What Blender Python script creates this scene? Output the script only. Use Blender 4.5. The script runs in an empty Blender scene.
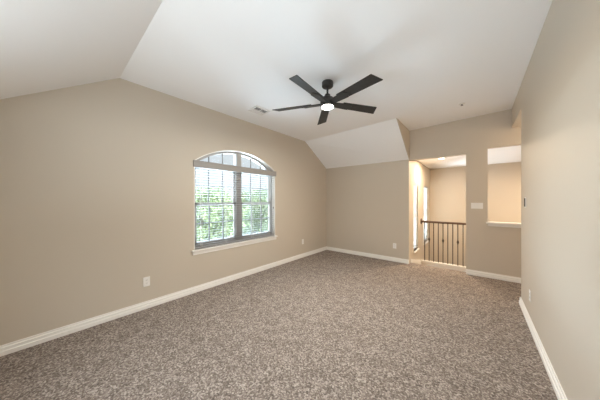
import bpy, bmesh, math, random
from math import sin, cos, pi, radians as R, sqrt
from mathutils import Vector, Matrix
S = bpy.context.scene
C = S.collection

# ------------------------------------------------------------------ camera
cam = bpy.data.cameras.new('camera')
cam.sensor_width = 36
cam.lens = 36 * 214 / 600
cam.shift_y = 0.0005
cam.clip_start = 0.05
co = bpy.data.objects.new('camera', cam)
co.location = (0, 0, 1.35)
co.rotation_euler = (R(90), 0, R(39.642))
C.objects.link(co)
S.camera = co

# ------------------------------------------------------------------ world, sun, exposure
SKY_LOW, SKY_HIGH = 0.66, 8.0
W = bpy.data.worlds.new('world')
S.world = W
W.use_nodes = True
wt = W.node_tree
wt.nodes.clear()
wo = wt.nodes.new('ShaderNodeOutputWorld')
wb = wt.nodes.new('ShaderNodeBackground')
tc = wt.nodes.new('ShaderNodeTexCoord')
sx = wt.nodes.new('ShaderNodeSeparateXYZ')
mr = wt.nodes.new('ShaderNodeValToRGB')           # brightness by elevation: added upward fill below, hazy sky above
WORLD_MAX = 20.0
FILL_GLOW = 8.0  # glow below the horizon, added to brighten the ceiling
ce = mr.color_ramp.elements
ce[0].position, ce[1].position = 0.30, 1.0
for pos, val in ((0.30, FILL_GLOW), (0.41, FILL_GLOW), (0.475, SKY_LOW), (0.61, SKY_LOW), (0.87, SKY_HIGH)):
    e_ = ce.new(pos) if pos != 0.30 else ce[0]
    e_.color = (val / WORLD_MAX,) * 3 + (1,)
ce[-1].color = (SKY_HIGH / WORLD_MAX,) * 3 + (1,)
h_ = wt.nodes.new('ShaderNodeMath')
h_.operation = 'MULTIPLY_ADD'
h_.inputs[1].default_value = 0.5
h_.inputs[2].default_value = 0.5
m_ = wt.nodes.new('ShaderNodeMath')
m_.operation = 'MULTIPLY'
m_.inputs[1].default_value = WORLD_MAX
wt.links.new(tc.outputs['Generated'], sx.inputs[0])
wt.links.new(sx.outputs[2], h_.inputs[0])
wt.links.new(h_.outputs[0], mr.inputs[0])
wt.links.new(mr.outputs[0], m_.inputs[0])
wt.links.new(m_.outputs[0], wb.inputs['Strength'])
wb.inputs['Color'].default_value = (0.86, 0.92, 1.0, 1)
wt.links.new(wb.outputs[0], wo.inputs[0])


def sun(name, energy, direction, angle, color):
    l = bpy.data.lights.new(name, 'SUN')
    l.energy = energy
    l.angle = R(angle)
    l.color = color
    o = bpy.data.objects.new(name, l)
    o.rotation_euler = Vector(direction).to_track_quat('-Z', 'Y').to_euler()
    o.location = (-6, 2, 8)
    C.objects.link(o)
    return o


sun('sun', 15.0, (1.0, -0.20, -0.25), 80, (0.58, 0.79, 1.0))
# added upward sun lamp standing in for daylight reflected from below the window
sun('bounce_fill', 21.0, (1.0, -0.12, 0.46), 60, (0.62, 0.81, 1.0))

portal = bpy.data.lights.new('window_portal', 'AREA')
portal.shape = 'RECTANGLE'
portal.size, portal.size_y = 1.62, 1.6
portal.cycles.is_portal = True
po = bpy.data.objects.new('window_portal', portal)
po.location = (-3.42, 2.235, 1.40)
po.rotation_euler = (R(90), 0, R(-90))
C.objects.link(po)
portal2 = portal.copy()
portal2.size, portal2.size_y = 2.0, 1.2
po2 = bpy.data.objects.new('window_portal', portal2)  # portal of the added window behind the camera
po2.location = (-1.05, -0.66, 1.35)
po2.rotation_euler = (R(90), 0, 0)
C.objects.link(po2)

S.view_settings.view_transform = 'Standard'
S.view_settings.look = 'None'
S.view_settings.gamma = 1
S.view_settings.use_curve_mapping = False
S.view_settings.exposure = 0.54
S.cycles.use_denoising = True
S.cycles.max_bounces = 14
S.cycles.diffuse_bounces = 10
S.cycles.transparent_max_bounces = 24
S.cycles.sample_clamp_indirect = 6
S.cycles.caustics_reflective = False
S.cycles.caustics_refractive = False


# ------------------------------------------------------------------ materials
def mat(name, color, rough=0.6, metal=0.0, noise=None, bump=None, spec=0.5):
    m = bpy.data.materials.new(name)
    m.use_nodes = True
    t = m.node_tree
    b = t.nodes['Principled BSDF']
    b.inputs['Base Color'].default_value = (*color, 1)
    b.inputs['Roughness'].default_value = rough
    b.inputs['Metallic'].default_value = metal
    b.inputs['Specular IOR Level'].default_value = spec
    g = t.nodes.new('ShaderNodeNewGeometry')
    if noise:
        scale, amount = noise
        n = t.nodes.new('ShaderNodeTexNoise')
        n.inputs['Scale'].default_value = scale
        n.inputs['Detail'].default_value = 4
        t.links.new(g.outputs['Position'], n.inputs['Vector'])
        r = t.nodes.new('ShaderNodeValToRGB')
        r.color_ramp.elements[0].position = 0.3
        r.color_ramp.elements[1].position = 0.7
        r.color_ramp.elements[0].color = (*[c * (1 - amount) for c in color], 1)
        r.color_ramp.elements[1].color = (*[min(1, c * (1 + amount)) for c in color], 1)
        t.links.new(n.outputs[0], r.inputs[0])
        t.links.new(r.outputs[0], b.inputs['Base Color'])
    if bump:
        scale, strength, dist = bump
        n = t.nodes.new('ShaderNodeTexNoise')
        n.inputs['Scale'].default_value = scale
        n.inputs['Detail'].default_value = 3
        t.links.new(g.outputs['Position'], n.inputs['Vector'])
        bp = t.nodes.new('ShaderNodeBump')
        bp.inputs['Strength'].default_value = strength
        bp.inputs['Distance'].default_value = dist
        t.links.new(n.outputs[0], bp.inputs['Height'])
        t.links.new(bp.outputs[0], b.inputs['Normal'])
    return m


def emit(name, color, strength):
    m = bpy.data.materials.new(name)
    m.use_nodes = True
    b = m.node_tree.nodes['Principled BSDF']
    b.inputs['Base Color'].default_value = (0.9, 0.9, 0.88, 1)
    b.inputs['Emission Color'].default_value = (*color, 1)
    b.inputs['Emission Strength'].default_value = strength
    return m


def carpet():
    m = bpy.data.materials.new('carpet')
    m.use_nodes = True
    t = m.node_tree
    b = t.nodes['Principled BSDF']
    b.inputs['Roughness'].default_value = 0.95
    b.inputs['Specular IOR Level'].default_value = 0.1
    g = t.nodes.new('ShaderNodeNewGeometry')
    # tuft flecks
    v = t.nodes.new('ShaderNodeTexVoronoi')
    v.inputs['Scale'].default_value = 95
    n1 = t.nodes.new('ShaderNodeTexNoise')
    n1.inputs['Scale'].default_value = 80
    n1.inputs['Detail'].default_value = 5
    n1.inputs['Roughness'].default_value = 0.75
    n2 = t.nodes.new('ShaderNodeTexNoise')
    n2.inputs['Scale'].default_value = 9
    n2.inputs['Detail'].default_value = 5
    n2.inputs['Roughness'].default_value = 0.6
    for n in (v, n1, n2):
        t.links.new(g.outputs['Position'], n.inputs['Vector'])
    sep = t.nodes.new('ShaderNodeSeparateColor')
    t.links.new(v.outputs['Color'], sep.inputs[0])
    mx = t.nodes.new('ShaderNodeMath')
    mx.operation = 'MULTIPLY_ADD'
    mx.inputs[1].default_value = 0.30
    t.links.new(sep.outputs[0], mx.inputs[0])
    mm = t.nodes.new('ShaderNodeMath')
    mm.operation = 'MULTIPLY'
    mm.inputs[1].default_value = 0.70
    t.links.new(n1.outputs[0], mm.inputs[0])
    t.links.new(mm.outputs[0], mx.inputs[2])
    r = t.nodes.new('ShaderNodeValToRGB')
    e = r.color_ramp.elements
    e[0].position = 0.30
    e[0].color = (0.128, 0.101, 0.086, 1)
    e[1].position = 0.70
    e[1].color = (0.57, 0.498, 0.438, 1)
    k = e.new(0.5)
    k.color = (0.267, 0.222, 0.192, 1)
    t.links.new(mx.outputs[0], r.inputs[0])
    r2 = t.nodes.new('ShaderNodeValToRGB')
    r2.color_ramp.elements[0].position = 0.35
    r2.color_ramp.elements[0].color = (0.78, 0.77, 0.765, 1)
    r2.color_ramp.elements[1].position = 0.65
    r2.color_ramp.elements[1].color = (1.0, 1.0, 1.0, 1)
    t.links.new(n2.outputs[0], r2.inputs[0])
    mul = t.nodes.new('ShaderNodeMix')
    mul.data_type = 'RGBA'
    mul.blend_type = 'MULTIPLY'
    mul.inputs[0].default_value = 1
    t.links.new(r.outputs[0], mul.inputs[6])
    t.links.new(r2.outputs[0], mul.inputs[7])
    t.links.new(mul.outputs[2], b.inputs['Base Color'])
    bp = t.nodes.new('ShaderNodeBump')
    bp.inputs['Strength'].default_value = 0.8
    bp.inputs['Distance'].default_value = 0.012
    t.links.new(mx.outputs[0], bp.inputs['Height'])
    t.links.new(bp.outputs[0], b.inputs['Normal'])
    return m


def glass():
    m = bpy.data.materials.new('window_glass')
    m.use_nodes = True
    t = m.node_tree
    t.nodes.clear()
    o = t.nodes.new('ShaderNodeOutputMaterial')
    tr = t.nodes.new('ShaderNodeBsdfTransparent')
    tr.inputs[0].default_value = (0.95, 0.97, 0.96, 1)
    gl = t.nodes.new('ShaderNodeBsdfGlossy')
    gl.inputs['Roughness'].default_value = 0.02
    mx = t.nodes.new('ShaderNodeMixShader')
    mx.inputs[0].default_value = 0.06
    t.links.new(tr.outputs[0], mx.inputs[1])
    t.links.new(gl.outputs[0], mx.inputs[2])
    t.links.new(mx.outputs[0], o.inputs[0])
    return m


def leafmat(name, c1, c2):
    m = mat(name, c1, 0.6, noise=None)
    t = m.node_tree
    b = t.nodes['Principled BSDF']
    g = t.nodes.new('ShaderNodeNewGeometry')
    r = t.nodes.new('ShaderNodeValToRGB')
    r.color_ramp.elements[0].color = (*c1, 1)
    r.color_ramp.elements[1].color = (*c2, 1)
    t.links.new(g.outputs['Random Per Island'], r.inputs[0])
    t.links.new(r.outputs[0], b.inputs['Base Color'])
    return m


M_WALL = mat('wall_paint', (0.56, 0.495, 0.41), 0.55, bump=(60, 0.08, 0.004), spec=0.3)
M_CEIL = mat('ceiling_paint', (0.90, 0.90, 0.90), 0.8, bump=(50, 0.1, 0.004), spec=0.2)
M_TRIM = mat('trim_white', (0.84, 0.82, 0.78), 0.35)
M_VINYL = mat('window_vinyl', (0.38, 0.37, 0.355), 0.4)  # white vinyl darkened, its backlit shade put into the colour
M_MUNT = mat('muntin_backlit', (0.20, 0.20, 0.195), 0.45)  # bars darker than the frame: backlit shade set as base colour
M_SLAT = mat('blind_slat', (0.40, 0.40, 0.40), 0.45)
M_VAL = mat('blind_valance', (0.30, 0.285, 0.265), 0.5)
M_PLATE = mat('plate_white', (0.82, 0.80, 0.77), 0.35)
M_HOLE = mat('slot_dark', (0.05, 0.045, 0.04), 0.5)
M_FAN = mat('fan_black_metal', (0.026, 0.025, 0.024), 0.45)
M_BLADE = mat('fan_blade', (0.028, 0.026, 0.024), 0.5, noise=(30, 0.25))
M_IRON = mat('baluster_iron', (0.06, 0.045, 0.034), 0.5, 0.3)
M_WOOD = mat('handrail_wood', (0.085, 0.045, 0.025), 0.35, noise=(25, 0.3))
M_BARK = mat('bark', (0.12, 0.09, 0.06), 0.9, noise=(12, 0.4))
M_LAWN = mat('lawn', (0.06, 0.085, 0.04), 0.9, noise=(1.5, 0.3))
M_DIFF = emit('fan_light_lens', (1.0, 0.93, 0.82), 9.0)
M_DOWN = emit('downlight_lens', (1.0, 0.88, 0.70), 6.0)
M_CARPET = carpet()
M_GLASS = glass()
M_TASSEL = mat('tassel_dark', (0.10, 0.09, 0.08), 0.5)
M_CORD = mat('cord', (0.75, 0.74, 0.70), 0.7)
M_GREY = mat('grey_metal', (0.25, 0.24, 0.23), 0.4, 0.6)
M_ROOFSIDE = mat('exterior', (0.45, 0.36, 0.28), 0.9)


# ------------------------------------------------------------------ helpers
def obj(name, bm, m, parent=None, smooth=False, kind=None):
    bmesh.ops.recalc_face_normals(bm, faces=bm.faces[:])
    me = bpy.data.meshes.new(name)
    bm.to_mesh(me)
    bm.free()
    me.materials.append(m)
    if smooth:
        me.polygons.foreach_set('use_smooth', [True] * len(me.polygons))
        try:
            me.set_sharp_from_angle(angle=R(40))
        except Exception:
            pass
    o = bpy.data.objects.new(name, me)
    C.objects.link(o)
    if parent:
        o.parent = parent
    if kind:
        o['kind'] = kind
    return o


def struct(name, bm, m, parent=None, smooth=False):
    return obj(name, bm, m, parent, smooth, None if parent else 'structure')


def tag(o, label, cat, group=None):
    o['label'] = label
    o['category'] = cat
    if group:
        o['group'] = group
    return o


def thing(name, label, cat, loc=(0, 0, 0), rotz=0, group=None):
    o = bpy.data.objects.new(name, None)
    o.empty_display_size = 0.1
    C.objects.link(o)
    o.location = loc
    o.rotation_euler = (0, 0, rotz)
    return tag(o, label, cat, group)


def B():
    return bmesh.new()


def box(bm, x0, x1, y0, y1, z0, z1, bevel=0):
    b = bmesh.new() if bevel else bm
    vs = [b.verts.new((x, y, z)) for x in (x0, x1) for y in (y0, y1) for z in (z0, z1)]
    for f in ((0, 1, 3, 2), (4, 6, 7, 5), (0, 4, 5, 1), (2, 3, 7, 6), (0, 2, 6, 4), (1, 5, 7, 3)):
        b.faces.new([vs[i] for i in f])
    if bevel:
        bmesh.ops.bevel(b, geom=b.edges[:], offset=bevel, segments=2, profile=0.6, affect='EDGES')
        me = bpy.data.meshes.new('t')
        b.to_mesh(me)
        b.free()
        bm.from_mesh(me)
        bpy.data.meshes.remove(me)
    return bm


def prism(bm, pts, axis, a, b):
    """closed polygon (2-D pts) extruded along axis from a to b"""
    def P(u, v, w):
        return {'x': (w, u, v), 'y': (u, w, v), 'z': (u, v, w)}[axis]
    A = [bm.verts.new(P(u, v, a)) for u, v in pts]
    Bv = [bm.verts.new(P(u, v, b)) for u, v in pts]
    bm.faces.new(A)
    bm.faces.new(Bv[::-1])
    n = len(pts)
    for i in range(n):
        j = (i + 1) % n
        bm.faces.new((A[i], A[j], Bv[j], Bv[i]))
    return bm


def lathe(bm, prof, n=32, mtx=None):
    rings = []
    for r, z in prof:
        rings.append([bm.verts.new((r * cos(2 * pi * i / n), r * sin(2 * pi * i / n), z)) for i in range(n)] if r > 1e-6
                     else [bm.verts.new((0, 0, z))])
    new = [v for r in rings for v in r]
    for a, b in zip(rings, rings[1:]):
        for i in range(n):
            j = (i + 1) % n
            if len(a) == 1 and len(b) == 1:
                continue
            if len(a) == 1:
                bm.faces.new((a[0], b[i], b[j]))
            elif len(b) == 1:
                bm.faces.new((a[i], a[j], b[0]))
            else:
                bm.faces.new((a[i], a[j], b[j], b[i]))
    if mtx:
        bmesh.ops.transform(bm, matrix=mtx, verts=new)
    return bm


def tube(bm, pts, radii, n=8):
    pts = [Vector(p) for p in pts]
    if not hasattr(radii, '__len__'):
        radii = [radii] * len(pts)
    rings = []
    up = Vector((0.31, 0.87, 0.2)).normalized()
    for i, p in enumerate(pts):
        d = (pts[min(i + 1, len(pts) - 1)] - pts[max(i - 1, 0)]).normalized()
        u = d.cross(up)
        if u.length < 1e-3:
            u = d.cross(Vector((1, 0, 0)))
        u.normalize()
        v = d.cross(u)
        rings.append([bm.verts.new(p + (u * cos(2 * pi * k / n) + v * sin(2 * pi * k / n)) * radii[i]) for k in range(n)])
    for a, b in zip(rings, rings[1:]):
        for k in range(n):
            bm.faces.new((a[k], a[(k + 1) % n], b[(k + 1) % n], b[k]))
    bm.faces.new(rings[0])
    bm.faces.new(rings[-1][::-1])
    return bm


# ------------------------------------------------------------------ room dimensions (metres)
XL, XR = -3.19, 0.44          # left (window) wall face, right wall face
YN, YB = -0.50, 4.98          # near wall, back wall
YE = 3.985                    # far end of the right wall
WT = 0.18                     # window wall thickness
YC1, YC2 = 0.575, 4.045       # ceiling creases
SL = 0.672                    # near slope
XJ = -1.12                    # left jamb of the stair opening


def PZ(x):
    return 2.766 + 0.028 * (x - XL)


ZB = 2.215                    # top of the low back wall
ZN = PZ(XL) - SL * (YC1 - YN)

# window opening
WY0, WY1, WZ0, WZS, RISE = 1.42, 3.052, 0.625, 1.935, 0.275
WC, WH = (WY0 + WY1) / 2, (WY1 - WY0) / 2
WR = (WH * WH + RISE * RISE) / (2 * RISE)


def archz(y, hw=WH, zs=WZS, rise=RISE):
    rr = (hw * hw + rise * rise) / (2 * rise)
    d = y - WC
    return zs + sqrt(max(0, rr * rr - d * d)) - (rr - rise)


# ------------------------------------------------------------------ floor
bm = B()
box(bm, XL - WT, 2.6, YN - 0.15, YB + 0.12, -0.25, 0)
fl = struct('floor', bm, M_CARPET)
# stair landing two risers down
bm = B()
box(bm, XJ - 0.12, 2.6, YB + 0.12, 5.36, -0.40, -0.15)
box(bm, XJ - 0.12, 2.6, 5.36, 6.21, -0.55, -0.30)
struct('floor_landing', bm, M_CARPET)

# ------------------------------------------------------------------ left wall with arched window hole
bm = B()
N = 24
ys = [WY0 + (WY1 - WY0) * i / N for i in range(N + 1)]


def topz(y):
    return PZ(XL) - (SL * (YC1 - y) if y < YC1 else 0) - ((PZ(XL) - ZB) * (y - YC2) / (YB - YC2) if y > YC2 else 0)


def wallface(X):
    def q(*p):
        bm.faces.new([bm.verts.new((X, y, z)) for y, z in p])
    q((YN, 0), (WY0, 0), (WY0, topz(WY0)), (YC1, topz(YC1)), (YN, topz(YN)))
    q((WY1, 0), (YB, 0), (YB, ZB), (YC2, topz(YC2)), (WY1, topz(WY1)))
    q((WY0, 0), (WY1, 0), (WY1, WZ0), (WY0, WZ0))
    for a, b in zip(ys, ys[1:]):
        q((a, archz(a)), (b, archz(b)), (b, topz(b)), (a, topz(a)))


wallface(XL)
wallface(XL - WT)
loop = [(WY0, WZ0), (WY1, WZ0)] + [(y, archz(y)) for y in reversed(ys)]
for i in range(len(loop)):
    a, b = loop[i], loop[(i + 1) % len(loop)]
    bm.faces.new([bm.verts.new(p) for p in ((XL, *a), (XL, *b), (XL - WT, *b), (XL - WT, *a))])
outer = [(YN, 0), (YB, 0), (YB, ZB), (YC2, topz(YC2)), (YC1, topz(YC1)), (YN, topz(YN))]
for i in range(len(outer)):
    a, b = outer[i], outer[(i + 1) % len(outer)]
    bm.faces.new([bm.verts.new(p) for p in ((XL, *a), (XL, *b), (XL - WT, *b), (XL - WT, *a))])
bmesh.ops.remove_doubles(bm, verts=bm.verts[:], dist=1e-4)
struct('wall_left', bm, M_WALL)

# ------------------------------------------------------------------ other walls
bm = B()
box(bm, XL, XJ, YB, YB + 0.12, 0, 2.30)                       # low back wall
struct('wall_back', bm, M_WALL)
bm = B()
XP0, XP1 = -0.16, 0.14
ZO1, ZO2, ZSILL = 2.20, 2.268, 0.925
box(bm, XP0, XP1, YB, YB + 0.12, -0.0, 3.0)                    # pillar between the openings
prism(bm, [(XJ, ZO1), (XP0, ZO1), (XP0, 3.0), (XJ, 3.0)], 'y', YB, YB + 0.12)
box(bm, XP1, 1.05, YB, YB + 0.12, 0, ZSILL)
box(bm, XP1, 1.05, YB, YB + 0.12, ZO2, 3.0)
box(bm, 1.05, 2.6, YB, YB + 0.12, 0, 3.0)
struct('wall_stair', bm, M_WALL)
# cheek closing the end of the sloped ceiling
bm = B()
prism(bm, [(YC2 + 0.01, PZ(XJ) - 0.002), (YB, PZ(XJ) + 0.05), (YB, ZB)], 'x', XJ + 0.012, XJ + 0.0005)
struct('wall_cheek', bm, M_WALL)
# right wall, with the header over the hall passage
ZH = 2.55
bm = B()
prism(bm, [(YN, 0), (YE, 0), (YE, 3.0), (YC1, 3.0), (YN, 3.0)], 'x', XR, XR + 0.12)
prism(bm, [(YE, ZH), (YB, ZH), (YB, 3.0), (YE, 3.0)], 'x', XR, XR + 0.12)
struct('wall_right', bm, M_WALL)
bm = B()
NX0, NX1, NZ0, NZ1 = -2.05, -0.05, 0.75, 1.95         # opening for the added, unseen fill window
box(bm, XL - WT, NX0, YN - 0.15, YN, 0, 3.0)
box(bm, NX1, XR + 0.12, YN - 0.15, YN, 0, 3.0)
box(bm, NX0, NX1, YN - 0.15, YN, 0, NZ0)
box(bm, NX0, NX1, YN - 0.15, YN, NZ1, 3.0)
struct('wall_near', bm, M_WALL)
# hall to the right, beyond the end of the right wall
bm = B()
box(bm, XR + 0.12, 2.6, YE - 0.12, YE, 0, 3.0)
box(bm, 2.5, 2.6, YE, YB, 0, 3.0)
struct('wall_hall', bm, M_WALL)
bm = B()
box(bm, XR + 0.12, 2.6, YE, YB, ZH, ZH + 0.1)
struct('ceiling_hall', bm, M_CEIL)

# ------------------------------------------------------------------ ceiling
bm = B()


def quad(*pts):
    f = bm.faces.new([bm.verts.new(p) for p in pts])
    return f


xr = XR + 0.12
quad((XL, YC1, PZ(XL)), (xr, YC1 - 0.03, PZ(xr)), (xr, YB, PZ(xr)), (XJ, YB, PZ(XJ)), (XJ, YC2 + 0.02, PZ(XJ)), (XL, YC2, PZ(XL)))
quad((XL, YN, ZN), (xr, YN, ZN + PZ(xr) - PZ(XL)), (xr, YC1 - 0.03, PZ(xr)), (XL, YC1, PZ(XL)))
quad((XL, YC2, PZ(XL)), (XJ, YC2 + 0.02, PZ(XJ)), (XJ, YB, ZB), (XL, YB, ZB))
ext = bmesh.ops.extrude_face_region(bm, geom=bm.faces[:])
bmesh.ops.translate(bm, vec=(0, 0, 0.12), verts=[g for g in ext['geom'] if isinstance(g, bmesh.types.BMVert)])
bmesh.ops.remove_doubles(bm, verts=bm.verts[:], dist=1e-4)
struct('ceiling', bm, M_CEIL)
# roof slab keeping daylight out of the attic
bm = B()
box(bm, XL - WT - 0.3, 2.9, YN - 0.4, 8.0, 3.05, 3.15)
struct('roof', bm, M_ROOFSIDE)

# ------------------------------------------------------------------ stairwell
YF = 7.62
ZS = 2.31
SW = [(5.42, 5.90), (6.62, 7.30)]       # its two windows
SZ0, SZ1 = 0.17, 1.75
bm = B()
x0, x1 = XJ - 0.14, XJ
edges = [YB + 0.12, SW[0][0], SW[0][1], SW[1][0], SW[1][1], YF]
for i in range(5):
    a, b = edges[i], edges[i + 1]
    if i in (1, 3):
        box(bm, x0, x1, a, b, -2.9, SZ0)
        box(bm, x0, x1, a, b, SZ1, 3.0)
    else:
        box(bm, x0, x1, a, b, -2.9, 3.0)
box(bm, x0, x1 , YB + 0.0, YB + 0.12, -2.9, 0)
struct('wall_stairwell_left', bm, M_WALL)
bm = B()
box(bm, x0, 2.6, YF, YF + 0.12, -2.9, 3.0)
struct('wall_stairwell_far', bm, M_WALL)
bm = B()
box(bm, 2.5, 2.6, YB + 0.12, YF, -2.9, 3.0)
struct('wall_stairwell_right', bm, M_WALL)
bm = B()
box(bm, x0, 2.6, YB + 0.12, YF, ZS, ZS + 0.1)
struct('ceiling_stairwell', bm, M_CEIL)
bm = B()
box(bm, x0, 2.6, 6.21, YF, -2.95, -2.85)
struct('floor_lower', bm, M_CARPET)
bm = B()
box(bm, XJ, 2.5, 6.13, 6.21, -2.85, -0.55)
struct('wall_under_landing', bm, M_WALL)


# ------------------------------------------------------------------ baseboards
def profile(t, h=0.088):
    return [(0, 0), (t, 0), (t, h * 0.42), (t * 0.72, h * 0.46), (t * 0.72, h * 0.76), (t * 0.4, h * 0.82), (t * 0.4, h), (0, h)]


bm = B()
prism(bm, [(XL + u, v) for u, v in profile(0.022)], 'y', YN, YB)
struct('baseboard_left', bm, M_TRIM)
bm = B()
prism(bm, [(YB - u, v) for u, v in profile(0.02)], 'x', XL + 0.005, XJ)
struct('baseboard_back', bm, M_TRIM)
bm = B()
prism(bm, [(YB - u, v) for u, v in profile(0.02)], 'x', XP0, 2.5)
struct('baseboard_stair', bm, M_TRIM)
bm = B()
prism(bm, [(XR - u, v) for u, v in profile(0.02)], 'y', YN, YE + 0.012)
prism(bm, [(YE + u, v) for u, v in profile(0.02)], 'x', XR - 0.014, 2.5)
struct('baseboard_right', bm, M_TRIM)
# stepped skirting on the stairwell wall
bm = B()
prism(bm, [(YB + 0.10, 0.0), (YB + 0.10, 0.09), (5.28, 0.03), (6.25, -0.185), (6.25, -0.32), (5.2, -0.32)], 'x', XJ - 0.01, XJ + 0.016)
struct('baseboard_stairwell', bm, M_TRIM)
# sill cap of the half wall
bm = B()
box(bm, XP1 - 0.02, 1.05, YB - 0.035, YB + 0.155, 0.94, 0.972, 0.006)
box(bm, XP1 + 0.0, 1.05, YB - 0.016, YB, 0.90, 0.94)
struct('trim_1', bm, M_TRIM)


# ------------------------------------------------------------------ arched window
def strip_arch(bm, hw_o, rise_o, hw_i, rise_i, zs_o, zs_i, x0, x1, n=28):
    """curved bar between two circular segments"""
    po = [(WC - hw_o + 2 * hw_o * i / n, archz(WC - hw_o + 2 * hw_o * i / n, hw_o, zs_o, rise_o)) for i in range(n + 1)]
    pi_ = [(WC - hw_i + 2 * hw_i * i / n, archz(WC - hw_i + 2 * hw_i * i / n, hw_i, zs_i, rise_i)) for i in range(n + 1)]
    for i in range(n):
        prism(bm, [po[i], po[i + 1], pi_[i + 1], pi_[i]], 'x', x0, x1)


win = bpy.data.objects.new('window_1', None)
win.location = (0, 0, 0)
win['kind'] = 'structure'
C.objects.link(win)
FX0, FX1 = XL - 0.165, XL - 0.085
FR = 0.045
bm = B()
box(bm, FX0, FX1, WY0, WY0 + FR, WZ0, WZS)
box(bm, FX0, FX1, WY1 - FR, WY1, WZ0, WZS)
box(bm, FX0, FX1, WY0, WY1, WZ0, WZ0 + 0.05)
box(bm, FX0, FX1, WY0, WY1, WZS - 0.06, WZS + 0.015)
strip_arch(bm, WH, RISE, WH - 0.10, RISE - 0.045, WZS, WZS + 0.002, FX0, FX1)
obj('window_frame', bm, M_VINYL, win)
YM0, YM1 = WC - 0.052, WC + 0.052
bm = B()
box(bm, FX0, FX1 + 0.01, YM0, YM1, WZ0, WZS + RISE - 0.03)
obj('mullion', bm, M_VINYL, win)
ZMID = 1.285
GX = XL - 0.125
for ya, yb in ((WY0 + FR, YM0), (YM1, WY1 - FR)):
    for lower in (True, False):
        za, zb = (WZ0 + 0.05, ZMID + 0.025) if lower else (ZMID - 0.025, WZS - 0.06)
        dx = 0.028 if lower else 0
        bm = B()
        s = 0.034
        X0, X1 = GX - 0.02 + dx, GX + 0.008 + dx
        box(bm, X0, X1, ya, ya + s, za, zb)
        box(bm, X0, X1, yb - s, yb, za, zb)
        box(bm, X0, X1, ya, yb, za, za + 0.045)
        box(bm, X0, X1, ya, yb, zb - 0.045, zb)
        sash = obj('sash', bm, M_VINYL, win)
        bm = B()
        mw = 0.011
        for k in (1, 2):
            y = ya + (yb - ya) * k / 3
            box(bm, GX - 0.012 + dx, GX + 0.002 + dx, y - mw, y + mw, za, zb)
        z = (za + zb) / 2
        box(bm, GX - 0.011 + dx, GX + 0.001 + dx, ya, yb, z - mw, z + mw)
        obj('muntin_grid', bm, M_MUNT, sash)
        bm = B()
        box(bm, GX - 0.008 + dx, GX - 0.003 + dx, ya + s, yb - s, za + 0.045, zb - 0.045)
        obj('pane', bm, M_GLASS, sash)
# transom lights in the arch
bm = B()
mw = 0.011
for ya, yb in ((WY0 + FR, YM0), (YM1, WY1 - FR)):
    for k in (1, 2):
        y = ya + (yb - ya) * k / 3
        box(bm, GX - 0.012, GX + 0.004, y - mw, y + mw, WZS, archz(y, WH, WZS, RISE) - 0.03)
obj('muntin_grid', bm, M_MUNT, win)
bm = B()
prism(bm, [(WC - WH + 0.05, WZS)] + [(y, archz(y) - 0.02) for y in ys[1:-1]] + [(WC + WH - 0.05, WZS)], 'x', GX - 0.008, GX - 0.003)
obj('pane', bm, M_GLASS, win)
# white jamb liner following the opening
bm = B()
LX0, LX1, LT = FX1, XL + 0.001, 0.012
box(bm, LX0, LX1, WY0, WY0 + LT, WZ0, WZS)
box(bm, LX0, LX1, WY1 - LT, WY1, WZ0, WZS)
strip_arch(bm, WH, RISE, WH - LT * 1.6, RISE - LT, WZS, WZS, LX0, LX1)
obj('jamb_liner', bm, M_TRIM, win)
# stool and apron
bm = B()
box(bm, XL - 0.085, XL + 0.035, WY0 - 0.035, WY1 + 0.035, WZ0 - 0.026, WZ0, 0.006)
box(bm, XL, XL + 0.016, WY0 - 0.02, WY1 + 0.02, WZ0 - 0.075, WZ0 - 0.026)
obj('window_sill', bm, M_TRIM, win)

# ------------------------------------------------------------------ stairwell windows
for i, (a, b) in enumerate(SW):
    w = bpy.data.objects.new('window_%d' % (i + 2), None)
    w['kind'] = 'structure'
    C.objects.link(w)
    bm = B()
    for (p, q, r_, s_) in ((a, a + 0.05, SZ0, SZ1), (b - 0.05, b, SZ0, SZ1), (a, b, SZ0, SZ0 + 0.05), (a, b, SZ1 - 0.05, SZ1), (a, b, 0.93, 0.98)):
        box(bm, XJ - 0.13, XJ - 0.05, p, q, r_, s_)
    obj('window_frame', bm, M_VINYL, w)
    bm = B()
    box(bm, XJ - 0.10, XJ - 0.095, a + 0.05, b - 0.05, SZ0 + 0.05, SZ1 - 0.05)
    obj('pane', bm, M_GLASS, w)
    bm = B()
    box(bm, XJ - 0.06, XJ + 0.03, a - 0.03, b + 0.03, SZ0 - 0.025, SZ0, 0.005)
    obj('window_sill', bm, M_TRIM, w)

def slatmat():
    m = mat('thin_white_slat', (0.8, 0.8, 0.78), 0.5)
    t = m.node_tree
    b = t.nodes['Principled BSDF']
    tl = t.nodes.new('ShaderNodeBsdfTranslucent')
    tl.inputs[0].default_value = (0.85, 0.84, 0.80, 1)
    mx = t.nodes.new('ShaderNodeMixShader')
    mx.inputs[0].default_value = 0.2
    t.links.new(b.outputs[0], mx.inputs[1])
    t.links.new(tl.outputs[0], mx.inputs[2])
    t.links.new(mx.outputs[0], t.nodes['Material Output'].inputs[0])
    return m


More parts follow.
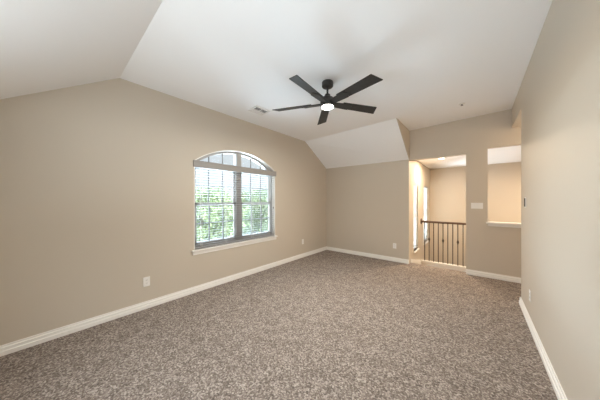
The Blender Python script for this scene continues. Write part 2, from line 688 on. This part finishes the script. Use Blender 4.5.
M_THIN = slatmat()
for i, (a, b) in enumerate(SW):
    t = thing('window_blind', ('white slat blind in the stairwell window nearest the stair opening', 'white slat blind in the stairwell window next to the far wall')[i],
              'blind', (XJ - 0.02, (a + b) / 2, SZ0))
    bm = B()
    box(bm, XJ - 0.045, XJ - 0.005, a + 0.01, b - 0.01, SZ1 - 0.05, SZ1)
    bmesh.ops.translate(bm, vec=-Vector(t.location), verts=bm.verts[:])
    obj('headrail', bm, M_SLAT, t)
    bm = B()
    for k in range(44):
        z = SZ0 + 0.09 + k * (SZ1 - SZ0 - 0.16) / 43
        prism(bm, [(XJ - 0.034, z - 0.017), (XJ - 0.032, z - 0.018), (XJ - 0.008, z + 0.017), (XJ - 0.010, z + 0.018)], 'y', a + 0.012, b - 0.012)
    bmesh.ops.translate(bm, vec=-Vector(t.location), verts=bm.verts[:])
    obj('slats', bm, M_THIN, t)
    bm = B()
    box(bm, XJ - 0.035, XJ - 0.007, a + 0.012, b - 0.012, SZ0 + 0.045, SZ0 + 0.062)
    bmesh.ops.translate(bm, vec=-Vector(t.location), verts=bm.verts[:])
    obj('bottom_rail', bm, M_SLAT, t)

# ------------------------------------------------------------------ window added behind the camera to fill the room with light
w = bpy.data.objects.new('window_4', None)
w['kind'] = 'structure'
C.objects.link(w)
bm = B()
for x in (NX0, NX0 + 0.975, NX1 - 0.05):
    box(bm, x, x + 0.05, YN - 0.14, YN - 0.07, NZ0, NZ1)
box(bm, NX0, NX1, YN - 0.14, YN - 0.07, NZ0, NZ0 + 0.05)
box(bm, NX0, NX1, YN - 0.14, YN - 0.07, NZ1 - 0.05, NZ1)
obj('window_frame', bm, M_VINYL, w)
bm = B()
box(bm, NX0 + 0.05, NX1 - 0.05, YN - 0.11, YN - 0.105, NZ0 + 0.05, NZ1 - 0.05)
obj('pane', bm, M_GLASS, w)
bm = B()
box(bm, NX0 - 0.03, NX1 + 0.03, YN - 0.07, YN + 0.035, NZ0 - 0.026, NZ0, 0.006)
obj('window_sill', bm, M_TRIM, w)

# ------------------------------------------------------------------ horizontal blind
bl = thing('window_blind', 'wide white horizontal slat blind hanging in the arched window, slats open', 'blind', (XL - 0.045, WC, WZ0))


def loc(bm, o):
    bmesh.ops.translate(bm, vec=-Vector(o.location), verts=bm.verts[:])
    return bm


bm = B()
box(bm, XL - 0.075, XL - 0.01, WY0 + 0.012, WY1 - 0.012, WZS - 0.065, WZS - 0.012)
obj('headrail', loc(bm, bl), M_SLAT, bl)
bm = B()
box(bm, XL + 0.003, XL + 0.016, WY0 - 0.012, WY1 + 0.02, WZS - 0.095, WZS + 0.0, 0.003)
box(bm, XL + 0.003, XL + 0.024, WY0 - 0.012, WY1 + 0.02, WZS - 0.012, WZS + 0.003, 0.003)
obj('valance', loc(bm, bl), M_VAL, bl)
bm = B()
nsl = 30
ztop, zbot = WZS - 0.095, WZ0 + 0.05
sw_, tilt = 0.020, R(6)
for k in range(nsl):
    z = ztop + (zbot - ztop) * k / (nsl - 1)
    xc = XL - 0.045
    c, s = cos(tilt) * sw_, sin(tilt) * sw_
    prism(bm, [(xc - c, z - s - 0.0010), (xc, z + 0.0002), (xc + c, z + s - 0.0010), (xc + c, z + s + 0.0010), (xc, z + 0.0026), (xc - c, z - s + 0.0010)],
          'y', WY0 + 0.014, WY1 - 0.014)
obj('slats', loc(bm, bl), M_SLAT, bl)
bm = B()
box(bm, XL - 0.068, XL - 0.022, WY0 + 0.014, WY1 - 0.014, WZ0 + 0.006, WZ0 + 0.026, 0.004)
obj('bottom_rail', loc(bm, bl), M_SLAT, bl)
for y in (WY0 + 0.13, WC - 0.27, WC + 0.27, WY1 - 0.13):
    bm = B()
    for dx in (-0.0235, 0.0235):
        box(bm, XL - 0.045 + dx - 0.001, XL - 0.045 + dx + 0.001, y - 0.003, y + 0.003, WZ0 + 0.02, WZS - 0.05)
    obj('ladder_cord', loc(bm, bl), M_CORD, bl)
for y, zt in ((WY0 + 0.085, 1.135), (WY0 + 0.10, 1.075), (WY1 - 0.035, 1.22)):
    bm = B()
    tube(bm, [(XL - 0.014, y, WZS - 0.06), (XL - 0.014, y, zt)], 0.0012, 6)
    cd = obj('lift_cord', loc(bm, bl), M_CORD, bl)
    bm = B()
    lathe(bm, [(0.0, 0), (0.003, 0), (0.005, -0.008), (0.0085, -0.03), (0.0085, -0.036), (0, -0.038)], 12, Matrix.Translation((XL - 0.014, y, zt)))
    t = obj('tassel', loc(bm, bl), M_TASSEL, cd, True)
    t['label'] = 'dark cord tassel'

# ------------------------------------------------------------------ ceiling fan
FXc, FYc = -1.432, 2.263
FZ = PZ(FXc)
fan = thing('ceiling_fan', 'black five-blade ceiling fan with a lit round lamp, hanging from the white ceiling', 'ceiling fan', (FXc, FYc, FZ))
bm = B()
lathe(bm, [(0, 0.0), (0.068, 0.0), (0.07, -0.012), (0.07, -0.052), (0.062, -0.061), (0.02, -0.065), (0, -0.065)], 36)
obj('canopy', bm, M_FAN, fan, True)
HZ = 2.559 - FZ
bm = B()
lathe(bm, [(0, -0.06), (0.0125, -0.06), (0.0125, HZ + 0.09), (0, HZ + 0.09)], 16)
obj('downrod', bm, M_FAN, fan, True)
bm = B()
lathe(bm, [(0, HZ + 0.105), (0.03, HZ + 0.105), (0.034, HZ + 0.10), (0.036, HZ + 0.075), (0.058, HZ + 0.068), (0.075, HZ + 0.055), (0.086, HZ + 0.02),
           (0.09, HZ + 0.0), (0.09, HZ - 0.042), (0.082, HZ - 0.05), (0, HZ - 0.05)], 40)
obj('motor_housing', bm, M_FAN, fan, True)
bm = B()
lathe(bm, [(0.073, HZ - 0.048), (0.074, HZ - 0.055), (0.068, HZ - 0.061), (0.045, HZ - 0.064), (0, HZ - 0.065)], 40)
obj('light_lens', bm, M_DIFF, fan, True)['label'] = 'glowing round white lamp lens'


def blade_mesh():
    # outline along +X; wider and thinner towards the slanted tip
    bm = B()
    r0, r1 = 0.20, 0.722
    lo, hi = -0.060, 0.060
    pts = [(r0, lo * 0.92), (r1 - 0.045, lo * 1.12), (r1, hi * 1.12), (r0, hi * 0.92)]
    prism(bm, pts, 'z', -0.004, 0.004)
    return bm


def arm_mesh():
    bm = B()
    prism(bm, [(0.085, -0.040), (0.30, -0.052), (0.315, -0.022), (0.315, 0.022), (0.30, 0.052), (0.085, 0.040)], 'z', -0.012, 0.0)
    prism(bm, [(0.30, -0.030), (0.335, -0.012), (0.335, 0.012), (0.30, 0.030)], 'z', -0.011, 0.0)
    for sy in (-0.03, 0.0, 0.03):
        lathe(bm, [(0, -0.0145), (0.005, -0.0145), (0.006, -0.012), (0, -0.012)], 8, Matrix.Translation((0.27, sy, 0)))
    return bm


pitch = R(-13)
for k in range(5):
    ang = R(-158.3 + 72 * k)
    mtx = Matrix.Translation((0, 0, HZ - 0.004)) @ Matrix.Rotation(ang, 4, 'Z') @ Matrix.Rotation(pitch, 4, 'X')
    bm = blade_mesh()
    bmesh.ops.transform(bm, matrix=mtx, verts=bm.verts[:])
    bo = obj('blade', bm, M_BLADE, fan)
    bm = arm_mesh()
    bmesh.ops.transform(bm, matrix=mtx @ Matrix.Translation((0, 0, -0.003)), verts=bm.verts[:])
    obj('blade_iron', bm, M_FAN, bo)
FAN_POWER = 40
l = bpy.data.lights.new('fan_lamp', 'AREA')
l.shape = 'DISK'
l.size = 0.15
l.energy = FAN_POWER
l.color = (1.0, 0.96, 0.88)
lo = bpy.data.objects.new('fan_lamp', l)
lo.location = (FXc, FYc, 2.559 - 0.085)
C.objects.link(lo)

# ------------------------------------------------------------------ ceiling vent, sprinkler, downlight
vx, vy = -2.67, 2.205
vent = thing('ceiling_vent', 'white louvred air vent in the ceiling above the arched window', 'vent', (vx, vy, PZ(vx)))
vent.rotation_euler = (0, -math.atan(0.028), 0)
a, b2 = 0.105, 0.135
bm = B()
for p in ((-a, a, -b2, -b2 + 0.02), (-a, a, b2 - 0.02, b2), (-a, -a + 0.02, -b2 + 0.02, b2 - 0.02), (a - 0.02, a, -b2 + 0.02, b2 - 0.02)):
    box(bm, *p, -0.014, 0.004)
obj('vent_frame', bm, M_PLATE, vent)
bm = B()
for k in range(6):
    x = -a + 0.032 + k * (2 * a - 0.064) / 5
    s = 1 if k < 3 else -1
    prism(bm, [(x - 0.008 * s, -0.013), (x - 0.006 * s, -0.014), (x + 0.006 * s, -0.005), (x + 0.004 * s, -0.004)], 'y', -b2 + 0.02, b2 - 0.02)
box(bm, -a + 0.02, a - 0.02, -0.004, 0.004, -0.013, -0.004)
obj('louvre', bm, M_PLATE, vent)
bm = B()
box(bm, -a + 0.015, a - 0.015, -b2 + 0.015, b2 - 0.015, -0.003, -0.001)
obj('duct_backing', bm, M_GREY, vent)['label'] = 'grey duct opening behind the louvres'

sxp, syp = -0.185, 4.16
sp = thing('sprinkler_head', 'tiny fire sprinkler with white ring in the ceiling above the pillar', 'sprinkler', (sxp, syp, PZ(sxp)))
bm = B()
lathe(bm, [(0, -0.001), (0.045, -0.001), (0.045, -0.006), (0.03, -0.012), (0.018, -0.013), (0, -0.013)], 28)
obj('escutcheon', bm, M_PLATE, sp, True)
bm = B()
lathe(bm, [(0, -0.012), (0.012, -0.012), (0.011, -0.02), (0.004, -0.022), (0.004, -0.026), (0.018, -0.028), (0.018, -0.030), (0, -0.031)], 20)
obj('nozzle', bm, M_GREY, sp, True)['label'] = 'dark grey metal nozzle'

dl = thing('recessed_downlight', 'round lit recessed downlight in the stairwell ceiling behind the opening', 'ceiling light', (-0.63, 5.84, ZS))
bm = B()
lathe(bm, [(0.062, -0.001), (0.085, -0.001), (0.085, -0.005), (0.078, -0.008), (0.062, -0.006)], 36)
obj('trim_ring', bm, M_PLATE, dl, True)
bm = B()
lathe(bm, [(0.064, -0.003), (0.04, -0.005), (0, -0.006)], 36)
obj('lens', bm, M_DOWN, dl, True)['label'] = 'glowing warm lens'
DOWN_POWER = 34
l = bpy.data.lights.new('downlight_lamp', 'AREA')
l.shape = 'DISK'
l.size = 0.12
l.energy = DOWN_POWER
l.color = (1.0, 0.78, 0.55)
lo = bpy.data.objects.new('downlight_lamp', l)
lo.location = (-0.63, 5.84, ZS - 0.012)
C.objects.link(lo)
l = bpy.data.lights.new('hall_lamp', 'POINT')
l.energy = 22
l.color = (1.0, 0.82, 0.62)
l.shadow_soft_size = 0.08
lo = bpy.data.objects.new('hall_lamp', l)
lo.location = (1.6, 4.5, ZH - 0.25)
C.objects.link(lo)
l = bpy.data.lights.new('stairwell_lamp', 'AREA')
l.shape = 'DISK'
l.size = 0.15
l.energy = 44
l.color = (1.0, 0.82, 0.62)
lo = bpy.data.objects.new('stairwell_lamp', l)
lo.location = (1.7, 6.3, ZS - 0.15)
C.objects.link(lo)


# ------------------------------------------------------------------ outlets and switches
# built facing +Y locally (plate in the XZ plane, front towards -Y)
def plate_bm(w, h):
    bm = B()
    box(bm, -w / 2, w / 2, -0.006, 0, -h / 2, h / 2, 0.0025)
    return bm


def outlet(label, loc_, rot):
    t = thing('wall_outlet', label, 'outlet', loc_, rot)
    obj('cover_plate', plate_bm(0.072, 0.117), M_PLATE, t)
    for dz in (0.0195, -0.0195):
        bm = B()
        pts = [(0.0165 * cos(a), dz + max(-0.0125, min(0.0125, 0.0165 * sin(a)))) for a in [2 * pi * i / 24 for i in range(24)]]
        prism(bm, pts, 'y', -0.0085, -0.005)
        s = obj('socket', bm, M_PLATE, t)
        bm = B()
        for dx in (-0.006, 0.006):
            box(bm, dx - 0.0012, dx + 0.0012, -0.009, -0.0084, dz - 0.001, dz + 0.008)
        lathe(bm, [(0, 0), (0.0024, 0), (0.0024, 0.0006), (0, 0.0006)], 10, Matrix.Translation((0, -0.0084, dz - 0.0065)) @ Matrix.Rotation(R(90), 4, 'X'))
        obj('slot', bm, M_HOLE, s)
    return t


outlet('white wall outlet on the left wall, nearest the camera, low left of the window', (XL, 0.837, 0.332), R(90))
outlet('white wall outlet low on the left wall between window and far corner', (XL, 3.95, 0.368), R(90))
outlet('white wall outlet low on the far wall, left of the stair opening', (-1.407, YB, 0.343), 0)
outlet('white wall outlet low on the right wall above its baseboard', (XR, 3.36, 0.322), R(-90))

t = thing('light_switch', 'wide white three-gang switch plate on the pillar beside the railing opening', 'switch', (-0.005, YB, 1.252))
obj('cover_plate', plate_bm(0.165, 0.105), M_PLATE, t)
for dx in (-0.046, 0, 0.046):
    bm = B()
    box(bm, dx - 0.0165, dx + 0.0165, -0.0085, -0.005, -0.033, 0.033, 0.001)
    obj('rocker', bm, M_PLATE, t)
t = thing('fan_control', 'slim white wall control with a dark slot near the far end of the right wall', 'switch', (XR, 3.64, 1.325), R(-90))
obj('cover_plate', plate_bm(0.075, 0.118), M_PLATE, t)
bm = B()
box(bm, -0.017, 0.017, -0.013, -0.005, -0.05, 0.05, 0.002)
obj('control_panel', bm, M_HOLE, t)['label'] = 'dark control panel'

# ------------------------------------------------------------------ stair railing
YR = 6.25
rl = thing('stair_railing', 'dark wood handrail on thin iron balusters across the stair opening', 'railing', (-0.45, YR, -0.30))
X0, X1 = XJ, 0.16


def rlb(name, bm, m, parent=None, smooth=False):
    return obj(name, loc(bm, rl) if True else bm, m, parent or rl, smooth)


bm = B()
hr = [(-0.022, 0), (0.022, 0), (0.03, 0.012), (0.032, 0.03), (0.024, 0.045), (0.0, 0.05), (-0.024, 0.045), (-0.032, 0.03), (-0.03, 0.012)]
prism(bm, [(YR + u, 0.78 + v) for u, v in hr], 'x', X0 + 0.02, X1)
rlb('handrail', bm, M_WOOD, None, True)
bm = B()
lathe(bm, [(0, 0), (0.075, 0), (0.075, 0.012), (0.06, 0.02), (0, 0.02)], 28, Matrix.Translation((X0, YR, 0.81)) @ Matrix.Rotation(R(90), 4, 'Y'))
rlb('rosette', bm, M_WOOD, None, True)
bm = B()
box(bm, X0, X1, YR - 0.05, YR + 0.05, -0.225, -0.185, 0.006)
box(bm, X0, X1, YR - 0.035, YR + 0.035, -0.40, -0.225)
rlb('curb', bm, M_TRIM)
for k in range(13):
    x = -1.035 + 0.0975 * k
    bm = B()
    r = 0.0085
    box(bm, x - r, x + r, YR - r, YR + r, -0.187, 0.79)
    bo = rlb('baluster', bm, M_IRON)
    if k % 3 == 1:
        bm = B()
        lathe(bm, [(0.008, -0.06), (0.013, -0.05), (0.010, -0.042), (0.022, -0.015), (0.022, 0.015), (0.010, 0.042), (0.013, 0.05), (0.008, 0.06)], 12, Matrix.Translation((x, YR, 0.36)))
        rlb('knuckle', bm, M_IRON, bo, True)
bm = B()
box(bm, X1 - 0.045, X1 + 0.045, YR - 0.045, YR + 0.045, -0.40, 0.90, 0.006)
rlb('newel_post', bm, M_WOOD)

# ------------------------------------------------------------------ outdoors
bm = B()
box(bm, -400, -13, -300, 300, -3.1, -3.0)
o = obj('ground', bm, M_LAWN, None, False, 'structure')


def tree(x, y, top, rad, seed, leaf, n, label):
    rnd = random.Random(seed)
    t = thing('leafy_tree', label, 'tree', (x, y, -3.0), 0, 'trees outside the window')
    H = top + 3.0
    bm = B()
    tube(bm, [(0, 0, -0.02), (0.05, 0.02, H * 0.3), (0.0, 0.08, H * 0.6), (0.03, 0.05, H * 0.86)], [0.16, 0.13, 0.09, 0.03], 10)
    for k in range(9):
        a = k * 2.4 + rnd.random()
        z0 = H * (0.3 + 0.05 * k)
        L = rad * rnd.uniform(0.6, 0.9)
        tube(bm, [(0, 0.05, z0), (L * 0.5 * cos(a), L * 0.5 * sin(a), z0 + 0.35), (L * cos(a), L * sin(a), z0 + 0.6)], [0.05, 0.035, 0.01], 6)
    obj('trunk', bm, M_BARK, t, True)
    clumps = []
    for k in range(64):
        th, ph = rnd.uniform(0, 2 * pi), math.acos(rnd.uniform(-1, 1))
        q = rnd.uniform(0.45, 0.85)
        cz = H * 0.58
        clumps.append(Vector((rad * q * sin(ph) * cos(th), rad * q * sin(ph) * sin(th), cz + ((H - cz) if cos(ph) > 0 else cz * 0.85) * q * cos(ph))))
    vs, fs = [], []
    for i in range(n):
        c = rnd.choice(clumps)
        p = c + Vector((rnd.gauss(0, 1), rnd.gauss(0, 1), rnd.gauss(0, 0.7))) * 0.40
        s = rnd.uniform(0.08, 0.18)
        u = Vector((rnd.gauss(0, 1), rnd.gauss(0, 1), rnd.gauss(0, 1))).normalized()
        w = u.orthogonal().normalized()
        w.rotate(Matrix.Rotation(rnd.uniform(0, 6.28), 3, u))
        v = u.cross(w)
        b0 = len(vs)
        vs += [p - w * s, p + v * s * 0.45 + u * s * 0.12, p + w * s, p - v * s * 0.45 + u * s * 0.12]
        fs.append((b0, b0 + 1, b0 + 2, b0 + 3))
    me = bpy.data.meshes.new('foliage')
    me.from_pydata([tuple(v) for v in vs], [], fs)
    me.materials.append(leaf)
    f = bpy.data.objects.new('foliage', me)
    C.objects.link(f)
    f.parent = t


LF1 = leafmat('leaf_light', (0.115, 0.175, 0.07), (0.29, 0.37, 0.18))
LF2 = leafmat('leaf_mid', (0.09, 0.15, 0.07), (0.24, 0.32, 0.17))
TL = 'leafy pale green tree standing outside, seen through the arched window'
tree(-16.0, 8.0, 2.3, 2.9, 1, LF1, 16000, TL)
tree(-16.0, 14.4, 2.5, 2.9, 2, LF2, 16000, TL)
tree(-23.0, 11.2, 2.7, 3.1, 3, LF1, 16000, TL)
tree(-23.0, 18.2, 2.8, 3.1, 4, LF2, 16000, TL)
tree(-31.0, 16.5, 3.4, 3.4, 6, LF1, 16000, TL)
tree(-31.0, 25.0, 3.4, 3.4, 7, LF2, 16000, TL)
